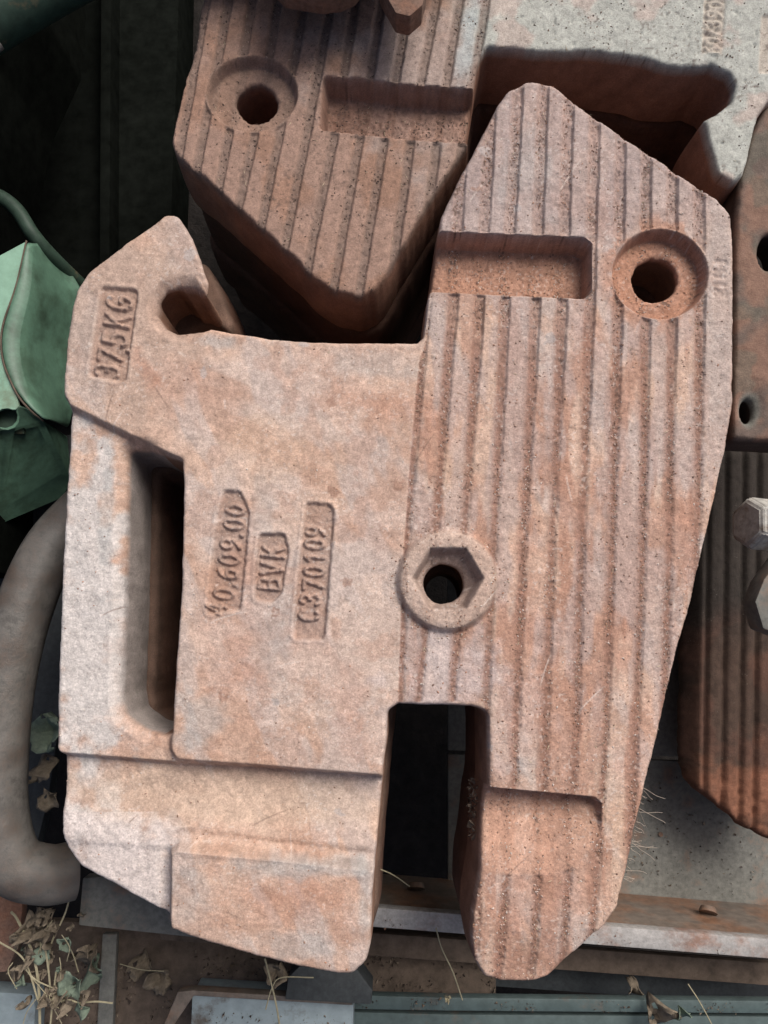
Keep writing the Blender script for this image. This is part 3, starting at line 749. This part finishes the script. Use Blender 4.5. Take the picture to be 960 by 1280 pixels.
# machine at the upper left: green pipe and lug, plus an added shading block and black backing sheets
mh = empty('green_machine', P(-60,100,500), 'dark green machine pipe in the upper left corner, with added black shading sheets', 'machine')
slab('shade_blocker', [(-700,-500),(20,-500),(-20,-120),(-70,-20),(-110,150),(-110,700),(-700,700)], 60, 380, M_pit, mh, 6)  # added block outside the view, put there to shade the upper left
slab('dark_backing', [(-160,-420),(232,-420),(222,60),(212,330),(150,470),(-160,470)], 700, 150, M_pit, mh, 6)  # black sheet painting the deep darkness, not a known part
slab('dark_backing_rib', [(128,-420),(142,-420),(136,380),(124,380)], 640, 80, M_pit, mh, 3)
tube('pipe', curve([(-80,62,40),(-20,26,40),(60,-22,40),(150,-70,40)], 6), 44, M_greendk, mh, 24)
tube('pipe_lug', curve([(-16,66,30),(-8,60,30),(-1,54,30)], 4), 9, M_tube, mh, 12)

# folded pale green panel at the left
gp = empty('folded_panel', P(20,450,300), 'pale green folded sheet-metal panel with round hole at the left edge', 'panel')
def sheet(name, pts, mat, parent, t=6):
    bm = bmesh.new(); top = [bm.verts.new(P(*p)) for p in pts]
    f = bm.faces.new(top); f.normal_update(); nrm = f.normal
    if nrm.z < 0: nrm = -nrm
    bot = [bm.verts.new(v.co-nrm*t*S) for v in top]; bm.faces.new(bot[::-1]); n = len(top)
    for i in range(n): bm.faces.new((top[i], bot[i], bot[(i+1)%n], top[(i+1)%n]))
    bmesh.ops.recalc_face_normals(bm, faces=bm.faces)
    bmesh.ops.bevel(bm, geom=list(bm.edges), offset=.5*S, segments=1, affect='EDGES', clamp_overlap=True)
    return from_bm(name, bm, mat, parent)
sheet('front_face', [(-70,355,170),(-20,330,170),(32,302,185),(24,340,182),(17,366,180),(5,400,178),(1,425,178),(3,450,178),(10,472,180),(20,492,182),(24,507,184),(20,512,184),(15,512,184),(10,510.5,184),(3,511,184),(-4,515,184),(-7,524,184),(-4,531,184),(-8,537,184),(-70,545,180)], M_green, gp)
vv = [303,341,367,401,426,450,473,492,512,525]; left = [33,25,18,6,1,4,11,21,38,54]; lefth = [187,184,182,180,180,180,182,184,188,196]
right = [58,92,108,108,105,102,98,94,88,84]
bm = bmesh.new(); rows = []
for k, (v_, l_, lh_, r_) in enumerate(zip(vv, left, lefth, right)):
    row = []
    for m_ in range(11):
        t_ = m_/10; row.append(bm.verts.new(P(l_+(r_-l_)*t_, v_+12*t_*math.sin(k*.25), lh_+(90+18*k if k < 4 else 150)*(.18*t_+.82*ss(.15,1,t_)**.8))))
    rows.append(row)
for a_, b_ in zip(rows[:-1], rows[1:]):
    for m_ in range(10): bm.faces.new((a_[m_], a_[m_+1], b_[m_+1], b_[m_]))
o = from_bm('bent_face', bm, M_greenshade, gp); md = o.modifiers.new('thickness', 'SOLIDIFY'); md.thickness = 5*S; md.offset = -1
md = o.modifiers.new('smooth', 'SUBSURF'); md.levels = 1; md.render_levels = 1
sheet('lower_flange', [(-70,546,182),(-9,538,186),(-4,533,186),(3,536,186),(10,537,186),(18,534,186),(23,528,186),(24,521,186),(21,513,186),(25,508,186),(38,513,194),(54,526,206),(84,546,402),(90,600,400),(78,622,380),(0,655,310),(-70,680,300)], M_greenshade, gp)
slab('hole_backing', [(-12,508),(30,508),(30,542),(-12,542)], 206, 6, M_greendk, gp, 0)
tube('support_strap', curve([(-30,236,210),(0,246,210),(22,264,214),(40,292,220),(62,318,250),(105,360,330)], 8), 12, M_greendk, gp, 10, rads=None)
tube('weld_bead', curve([(33,301,184),(24,342,181),(17,367,179),(5,401,177),(1,426,177),(4,452,177),(12,474,178),(24,497,181),(40,515,188),(54,526,202)], 6), 1.5, M_dirt, gp, 8)

# grey cast ring at the left
ring = empty('iron_ring', P(20,900,250), 'thick grey rounded iron ring curving past the left side of the near weight', 'ring')
tube('ring_bar', curve([(150,600,230),(105,640,190),(62,690,165),(30,762,150),(8,850,145),(-2,940,145),(-2,1020,150),(16,1078,160),(58,1093,180),(92,1088,200)], 10), 39, M_tube, ring, 28,)

# steel structure below
plate = empty('steel_plate', P(850,1000,420), 'grey mottled steel plate with a narrow seam, lower right between the weights', 'plate')
slab('plate_section', [(560,700),(990,716),(990,950),(560,938)], 480, 14, M_grey, plate, 2)
slab('plate_section', [(560,943),(990,955),(990,1160),(560,1120)], 480, 14, M_grey, plate, 2)
for (x, y) in ((826,1043),(900,860)):
    tube('rivet', [Vector(P(x,y,482)), Vector(P(x,y,476))], 4, M_barface, plate, 10)

bar = empty('steel_bar', P(700,1170,420), 'long rusty steel flat bar with bright worn edge crossing beneath the near weight', 'bar')
# upright bar: bright top edge + rust-brown face turned to the picture's centre
def strip(name, u0, v0, u1, v1, dv, h, t, mat, parent, bevel=2):
    return slab(name, [(u0, v0), (u1, v1), (u1, v1+dv), (u0, v0+dv)], h, t, mat, parent, bevel)
strip('worn_edge', 240, 1116, 1040, 1180, 25, 290, 20, M_edge, bar, 3)
slab('bar_web', [(240,1117),(1040,1181),(1040,1202),(240,1138)], 311, 175, M_barface, bar, 2)
for (x, y) in ((885,1138),(520,1108)):
    tube('bolt_head', [Vector(P(x, y+3, 400)), Vector(P(x, y-4, 404))], 16, M_barface, bar, 12, rads=[15, 12])
lower = empty('steel_channel', P(700,1215,500), 'dull brown steel channel lying just below the bright edged bar', 'channel')
slab('channel_top', [(200,1146),(1040,1210),(1040,1238),(200,1175)], 420, 16, M_dirt, lower, 2)
slab('channel_face', [(200,1172),(1040,1236),(1040,1262),(200,1205)], 500, 30, M_black, lower, 2)

lp = empty('grey_plate', P(250,1140,350), 'short grey steel plate sticking out under the lower left foot of the near weight', 'plate')
slab('plate_body', [(103,1098,),(98,1157),(250,1173),(440,1192),(470,1120),(300,1080)], 270, 26, M_grey, lp, 3)

dirt = empty('dirty_tray', P(200,1220,470), 'brown dirt-caked steel tray below the short grey plate', 'tray')
slab('tray_floor', [(20,1150),(620,1170),(620,1300),(-20,1310),(-20,1200)], 470, 20, M_dirt, dirt, 2)
slab('tray_rib', [(128,1168),(146,1168),(140,1300),(120,1300)], 455, 14, M_grey, dirt, 2)

tb = empty('blue_grey_box', P(330,1270,420), 'pale blue-grey painted sheet-metal box at the bottom edge, with black block on it', 'box')
slab('box_panel', [(240,1243),(442,1256),(440,1340),(236,1340)], 330, 60, M_blue, tb, 3)
slab('rolled_lip', [(222,1240),(240,1238),(440,1250),(440,1257),(242,1245),(205,1300),(190,1340),(180,1340)], 322, 20, M_barface, tb, 2)
bb = slab('black_block', [(374,1208),(445,1210),(466,1238),(464,1256),(356,1250),(360,1222)], 290, 50, M_black, None, 3)
tag(bb, 'black rubber block with cut corner resting on the blue-grey box', 'block')
tr = empty('teal_rail', P(700,1265,400), 'faded teal painted steel rail along the bottom edge right of the black block', 'rail')
slab('rail_top', [(440,1244),(560,1247),(1040,1252),(1040,1268),(560,1264),(440,1262)], 372, 18, M_teal, tr, 3)
slab('rail_side', [(440,1265),(560,1268),(1040,1271),(1040,1340),(440,1340)], 382, 30, M_teal, tr, 3)
gb = slab('grey_blue_corner', [(-40,1238),(42,1243),(44,1262),(40,1330),(-40,1330)], 380, 40, M_blue, None, 3)
tag(gb, 'pale blue-grey painted metal edge in the bottom left corner under the dry plant', 'metal edge')
rp = slab('red_brown_plate', [(-40,1120),(30,1110),(24,1180),(8,1215),(-40,1220)], 360, 20, M_castlow, None, 3)
tag(rp, 'red-brown rusty plate under the grey iron ring at the lower left edge', 'plate')
dk = slab('dark_plate', [(-40,560),(110,540),(105,690),(60,1000),(30,1120),(-40,1140)], 420, 30, M_black, None, 3)
tag(dk, 'dark plate under the grey iron ring and the green panel', 'plate')

# hexagon bolt, right
bolt = empty('hexagon_bolt', P(945,655,90), 'pale zinc hexagon bolt head pointing left at the right edge of the picture', 'bolt')
def hexbolt():
    bm = bmesh.new(); c = Vector(P(948,655,95)); ax = Vector((-1,.05,.28)).normalized(); a = ax.cross(Vector((0,1,0))).normalized(); b = ax.cross(a).normalized()
    def ringv(d, r, n, off=0): return [bm.verts.new(c+ax*d*S+(a*math.cos(2*math.pi*k/n+off)+b*math.sin(2*math.pi*k/n+off))*r*S) for k in range(n)]
    r0 = ringv(-34, 37, 6, .5); r1 = ringv(14, 37, 6, .5); r2 = ringv(20, 31, 6, .5)
    for x, y in ((r0,r1),(r1,r2)):
        for k in range(6): bm.faces.new((x[k],x[(k+1)%6],y[(k+1)%6],y[k]))
    bm.faces.new(r2); bm.faces.new(r0[::-1])
    bmesh.ops.recalc_face_normals(bm, faces=bm.faces)
    bmesh.ops.bevel(bm, geom=list(bm.edges), offset=2.5*S, segments=2, affect='EDGES', clamp_overlap=True)
    from_bm('bolt_head', bm, M_zinc, bolt)
    tube('bolt_shank', [c-ax*30*S, c-ax*140*S], 20, M_zinc, bolt, 16)
hexbolt()
lg = slab('grey_lug', [(978,692),(955,724),(944,752),(954,786),(990,800),(1010,690)], 70, 40, M_grey, None, 4)
tag(lg, 'grey angled steel lug below the hexagon bolt at the right edge', 'lug')

# rusty bracket with two prongs above the upper weight
br = empty('rusty_bracket', P(430,-60,-40), 'rusty iron bracket hanging in from the top edge with a rounded lobe and a prong', 'bracket')
def lumpy(name, pts, h, t, mat, parent, bevel): return slab(name, pts, h, t, mat, parent, bevel)
lumpy('rounded_lobe', fillet([(322,-90),(335,-40),(352,-24,8),(375,-20,8),(400,-16,10),(425,-19,8),(442,-27,8),(458,-45),(470,-90)], 8), -55, 45, M_castlow, br, 8)
lumpy('prong', fillet([(455,-90),(476,-18),(495,16),(512,20),(528,6),(534,-18),(540,-90)], 5), -48, 34, M_castlow, br, 5)
lumpy('bracket_body', [(180,-260),(180,-90),(560,-90),(640,-260)], -50, 60, M_castlow, br, 8)

# ------------------------------------------------------------------ dry plants, stems, fibres
def leaf(name, u, v, h, size, ang, mat, seed, curl=1.0, parent=None):
    rs = np.random.RandomState(seed); n = 13; bm = bmesh.new(); c = Vector(P(u, v, h)); rows = []
    for i in range(9):
        t = i/8; w = (math.sin(math.pi*min(1, t*.92+.06))**.7)*.5*(1+.3*math.sin(t*9+seed)+.15*rs.rand()); row = []
        for k in range(-3, 4):
            s = k/3
            x = (t-.5)*size; y = s*w*size
            z = curl*size*(.3*math.sin(t*5+seed)+.55*abs(s)**1.6*math.cos(t*4+seed*2)*(1+.5*math.sin(s*2+seed))+.14*rs.rand()-.1*abs(k==0))
            row.append(bm.verts.new(c+Matrix.Rotation(ang, 3, 'Z') @ Vector((x, y, z))*S))
        rows.append(row)
    for a, b in zip(rows[:-1], rows[1:]):
        for k in range(6):
            if rs.rand() > .07: bm.faces.new((a[k], a[k+1], b[k+1], b[k]))
    o = from_bm(name, bm, mat, parent, True)
    m = o.modifiers.new('solid', 'SOLIDIFY'); m.thickness = .8*S
    return o
plant = empty('dried_plant', P(60,1200,330), 'dried plant with straw stems and curled grey leaves at the bottom left', 'plant')
for pts, r in [([(92,1098,240),(82,1140,245),(64,1180,250),(60,1215,255)],1.3), ([(50,1290,250),(48,1230,245),(40,1190,240),(22,1150,245),(14,1140,250)],2.0),
               ([(50,1262,242),(62,1240,245),(58,1195,242),(52,1170,240)],1.4), ([(48,1252,242),(30,1200,240),(0,1178,245),(-10,1170,250)],1.3),
               ([(62,1290,242),(66,1250,242),(70,1215,242)],1.3), ([(98,1254,240),(120,1252,240),(141,1254,245)],1.3), ([(66,1255,242),(85,1250,240),(104,1256,240)],1.2),
               ([(30,1210,240),(45,1225,238),(66,1235,240)],1.0)]:
    tube('stem', curve(pts, 8), r, M_stem, plant, 6)
for i, (u, v, s, a, m, cu) in enumerate([(40,1160,34,.4,M_leaf,1.2),(28,1172,26,2.2,M_leaf,1.2),(56,1172,28,1.2,M_leaf,1.3),(36,1192,24,2.9,M_leaf,1),(52,1193,24,.6,M_leafg,.5),(88,1232,36,.5,M_leafg,.7),
        (70,1245,26,1.9,M_leaf,1.2),(58,1252,24,.2,M_leaf,1.2),(102,1262,24,.2,M_leafg,.6),(84,1252,22,2.5,M_leaf,1),(46,1145,20,1.5,M_leaf,1.3),(66,1160,20,.1,M_leaf,1.4)]):
    leaf('leaf', u, v, 240, s, a, m, i+3, cu, plant)
rl = np.random.RandomState(12)
for i in range(26):
    leaf('leaf', 12+rl.rand()*100, 1140+rl.rand()*120, 236+rl.rand()*30, 7+rl.rand()*13, rl.rand()*6.28, M_leaf if rl.rand() < .8 else M_leafg, 60+i, 1.3, plant)
for i in range(9):
    x_, y_ = 15+rl.rand()*80, 1140+rl.rand()*110
    tube('stem', curve([(x_, y_, 238), (x_+rl.randn()*9, y_+8+rl.rand()*14, 236), (x_+rl.randn()*14, y_+22+rl.rand()*26, 242)], 5), .7, M_stem, plant, 5)
for i, (u, v, h, s, a, m, lab) in enumerate([(112,1196,430,44,1.1,M_leaf,'crumpled grey-brown dead leaf between the dried plant and the tray rib'),(118,1212,425,36,2.3,M_leafg,'pale green-grey dead leaf just under the crumpled one beside the dried plant'),
        (176,1208,440,34,.4,M_leaf,'curled dark dead leaf on the dirty tray, left of a pair'),(198,1226,440,42,2.2,M_leaf,'curled brown dead leaf on the dirty tray, right of a pair'),
        (344,1216,300,30,1.2,M_leaf,'small brown dead leaf caught beside the black block'),(828,1270,340,44,.5,M_leaf,'large pale dead leaf at the bottom edge, right of centre'),(850,1268,338,26,1.7,M_leafg,'small pale green leaf at the bottom edge, right of the large dead leaf'),
        (790,1232,400,22,1.4,M_leaf,'tiny dark leaf in the gap above the teal rail'),(52,960,330,40,1.5,M_leaf,'dead leaf caught between the iron ring and the near weight'),(60,1000,320,34,.7,M_leaf,'dark curled leaf low between the iron ring and the near weight'),
        (60,915,320,60,1.7,M_leafg,'grey-green leaf high between the iron ring and the near weight'),(560,1248,340,10,1.2,M_stem,'scrap of straw on the teal rail at the end of a thin stem')]):
    o = leaf('dead_leaf', u, v, h, s, a, m, i+30, 1.1); tag(o, lab, 'leaf')
for pts, r, lab in [([(331,1198,262),(338,1225,265),(346,1260,270),(352,1300,280)],1.3,'pale green stem hanging below the foot pad of the near weight'),
        ([(332,1262,268),(340,1235,266),(352,1222,266),(392,1222,270)],.9,'thin straw crossing the pale green stem at the bottom'),
        ([(545,1160,280),(552,1185,290),(566,1215,300),(578,1250,330)],1.0,'thin brown stem hanging in front of the dark gap at bottom centre'),
        ([(860,1230,330),(876,1255,330),(900,1300,330)],.9,'thin pale stem at the bottom right beside the large dead leaf'),
        ([(474,1086,150),(492,1094,180),(512,1108,240)],.8,'fine fibre inside the lower slot of the near weight'),
        ([(150,1205,420),(176,1212,415),(205,1214,415)],.8,'thin twig lying across the curled leaves on the dirty tray'),
        ([(84,1178,250),(92,1195,260),(98,1215,270)],.9,'thin curved twig right of the dried plant')]:
    o = tube('thin_stem', curve(pts, 8), r, M_stem, None, 6); tag(o, lab, 'stem')
bm = bmesh.new(); rs = np.random.RandomState(5)
for i in range(34):
    v = 985+rs.rand()*115; u = np.interp(v, [980,1036,1080,1106],[809,796,787,781]); p = Vector(P(u-3, v, 20))
    d = Vector((.1+1.1*rs.rand(), -1+1.0*rs.rand(), -.3)).normalized(); L = (5+rs.rand()**2*34)*S; bw = rs.randn()*5; pr = None
    for k in range(6):
        q_ = p+d*L*(k/5)+Vector((math.sin(k*.5)*bw, math.cos(k*1.1+i)*1.5, 0))*S*(k/5)
        a = bm.verts.new(q_+Vector((.22*S,.22*S,0))); b = bm.verts.new(q_-Vector((.22*S,.22*S,0))); c2 = bm.verts.new(q_+Vector((0,0,.6*S)))
        if pr: 
            bm.faces.new((pr[0],a,b,pr[1])); bm.faces.new((pr[1],b,c2,pr[2])); bm.faces.new((pr[2],c2,a,pr[0]))
        pr = (a,b,c2)
tag(from_bm('root_fibres', bm, M_hair), 'fine root fibres clinging to the lower right edge of the near weight', 'fibres', kind='stuff')

# peeling flakes in the slot
bm = bmesh.new()
for i in range(240):
    v = 975+rs.rand()*75; p = Vector(P(585+(v-975)*.02+rs.rand()*12, v, 50+rs.rand()*60)); s = (.9+rs.rand()**2*3.2)*S
    vs_ = [bm.verts.new(p+Vector(rs.randn(3))*s*.7) for _ in range(4)]
    for f in ((0,1,2),(0,2,3),(0,3,1),(1,3,2)): bm.faces.new([vs_[k] for k in f])
tag(from_bm('scale_flakes', bm, M_dirt), 'loose flakes of rust scale on the right wall of the lower slot', 'flakes', kind='stuff')

# loose grit: tiny crumbs and chaff lying on the castings
def grit(name, res, fweight, count, seed, label, palette, smin=.5, smax=1.5, straw=.12):
    rs = np.random.RandomState(seed); w = fweight(res['U'], res['V']); w = w*(res['nrm'][:,2] > .55); w = w/w.sum()
    ids = rs.choice(len(w), count, p=w); p = res['pos'][ids]+res['nrm'][ids]*.2*S
    sz = (smin+(smax-smin)*rs.rand(count)**2.5)*S; st = rs.rand(count) < straw
    ang = rs.rand(count)*2*math.pi; L = np.where(st, (1.8+2.2*rs.rand(count)), 1.0+.6*rs.rand(count)); Wd = np.where(st, .35, .8)
    ax = np.stack([np.cos(ang), np.sin(ang), .25*rs.randn(count)], -1); ay = np.stack([-np.sin(ang), np.cos(ang), .3*rs.randn(count)], -1)
    z = np.array([[0,0,1.0]])
    v0 = p-ax*(sz*L)[:,None]; v1 = p+ax*(sz*L)[:,None]; v2 = p+ay*(sz*Wd)[:,None]; v3 = p-ay*(sz*Wd)[:,None]; v4 = p+z*(sz*np.where(st,.5,.9))[:,None]
    V_ = np.stack([v0,v1,v2,v3,v4],1).reshape(-1,3); b = np.arange(count)[:,None]*5
    F_ = np.concatenate([b+np.array(f) for f in ((0,2,4),(2,1,4),(1,3,4),(3,0,4))])
    me = bpy.data.meshes.new(name); me.from_pydata(V_.tolist(), [], F_.tolist()); me.update()
    pal = np.array(palette)[rs.randint(len(palette), size=count)]; pal = np.where(st[:,None], np.array([.5,.42,.3])[None], pal)
    ca = me.color_attributes.new('tint','FLOAT_COLOR','POINT'); ca.data.foreach_set('color', np.repeat(np.concatenate([pal, np.ones((count,1))],1),5,axis=0).ravel().astype(np.float32))
    return tag(link(name, me, M_grit), label, 'grit', kind='stuff')
M_grit = material('loose_grit', attr=True, rough=.8, var=.15, scale=500, bump=.2, spec=.3)
def wmain(u, v):
    rib = 1-ss(-2,1,sdf_local(u,v,RIBREG,60)); g = groove_lines(LINES, VS, u, v, 15, 1, 0, 1)*rib
    return .03+.10*rib+1.3*g*(.3+ss(.4,.6,fbm(u,v,60,700,3)))+.22*(1-ss(-8,0,sdf_local(u,v,POCK,30)))+.12*(1-ss(-8,0,sdf_local(u,v,POCK2,30)))+.5*(1-ss(2,12,np.abs(sdf_local(u,v,BOSS,40)-4)))
grit('rust_grit', mw, wmain, 13000, 71, 'loose brown grit and chaff in the grooves of the near weight', [(.18,.11,.08),(.28,.18,.14),(.4,.3,.25),(.24,.15,.11),(.35,.19,.12),(.55,.48,.43)], .45, 1.5, .05)
def wup(u, v):
    rg = 1-ss(-2,1,sdf_local(u,v,RIB2,60)); g = groove_lines(LINES2, VS2, u, v, 14, 1, 0, 1)*rg
    return .08+.9*g+1.2*(1-ss(-8,0,sdf_local(u,v,POCK2B,30)))*(v > 128)+.5*ss(.6,.7,fbm(u,v,30,701,3))
grit('rust_grit', uw, wup, 5000, 72, 'loose dark grit and chaff on the ribbed weight of the stack behind', [(.10,.07,.06),(.18,.12,.09),(.3,.22,.18),(.07,.05,.04)], .5, 1.7, .08)

def crumbs(name, quad, h, count, seed, label, palette, smax=2.2):
    rs = np.random.RandomState(seed); a, b = rs.rand(count), rs.rand(count)**1.0
    q_ = np.array(quad, float); uv = ((q_[0]*(1-a)[:,None]+q_[1]*a[:,None])*(1-b)[:,None]+(q_[3]*(1-a)[:,None]+q_[2]*a[:,None])*b[:,None])
    keep = fbm(uv[:,0], uv[:,1], 45, seed, 3) > .47; uv = uv[keep]; n = len(uv); p = P(uv[:,0], uv[:,1], h)
    sz = (.5+smax*rs.rand(n)**3)*S; V_ = (p[:,None,:]+rs.randn(n,4,3)*sz[:,None,None]*.7); V_[:,3,2] += sz; V_ = V_.reshape(-1,3); bb_ = np.arange(n)[:,None]*4
    F_ = np.concatenate([bb_+np.array(f) for f in ((0,1,2),(0,2,3),(0,3,1),(1,3,2))])
    me = bpy.data.meshes.new(name); me.from_pydata(V_.tolist(), [], F_.tolist()); me.update()
    pal = np.array(palette)[rs.randint(len(palette), size=n)]; ca = me.color_attributes.new('tint','FLOAT_COLOR','POINT')
    ca.data.foreach_set('color', np.repeat(np.concatenate([pal, np.ones((n,1))],1),4,axis=0).ravel().astype(np.float32))
    return tag(link(name, me, M_grit), label, 'crumbs', kind='stuff')
EARTH = [(.07,.05,.04),(.12,.09,.065),(.04,.03,.025),(.2,.16,.12)]
crumbs('soil_crumbs', [(0,1165),(620,1180),(620,1300),(-20,1300)], 469, 5000, 81, 'loose soil crumbs scattered over the brown tray at the bottom left', EARTH, 3.4)
crumbs('soil_crumbs', [(740,960),(960,960),(960,1120),(760,1120)], 479, 700, 82, 'sparse rust crumbs on the grey mottled steel plate at lower right', EARTH, 2.2)
crumbs('soil_crumbs', [(440,1246),(960,1254),(960,1268),(440,1262)], 371, 700, 83, 'sparse soil crumbs on top of the teal rail', EARTH, 2.0)
crumbs('soil_crumbs', [(460,1140),(1000,1175),(1000,1200),(460,1160)], 289, 500, 84, 'fine rust crumbs on the bright edge of the steel bar', [(.2,.11,.08),(.1,.07,.05)], 1.2)
crumbs('soil_crumbs', [(240,1262),(440,1272),(440,1300),(240,1300)], 329, 260, 85, 'dark soil crumbs on the pale blue-grey box', EARTH, 2.6)
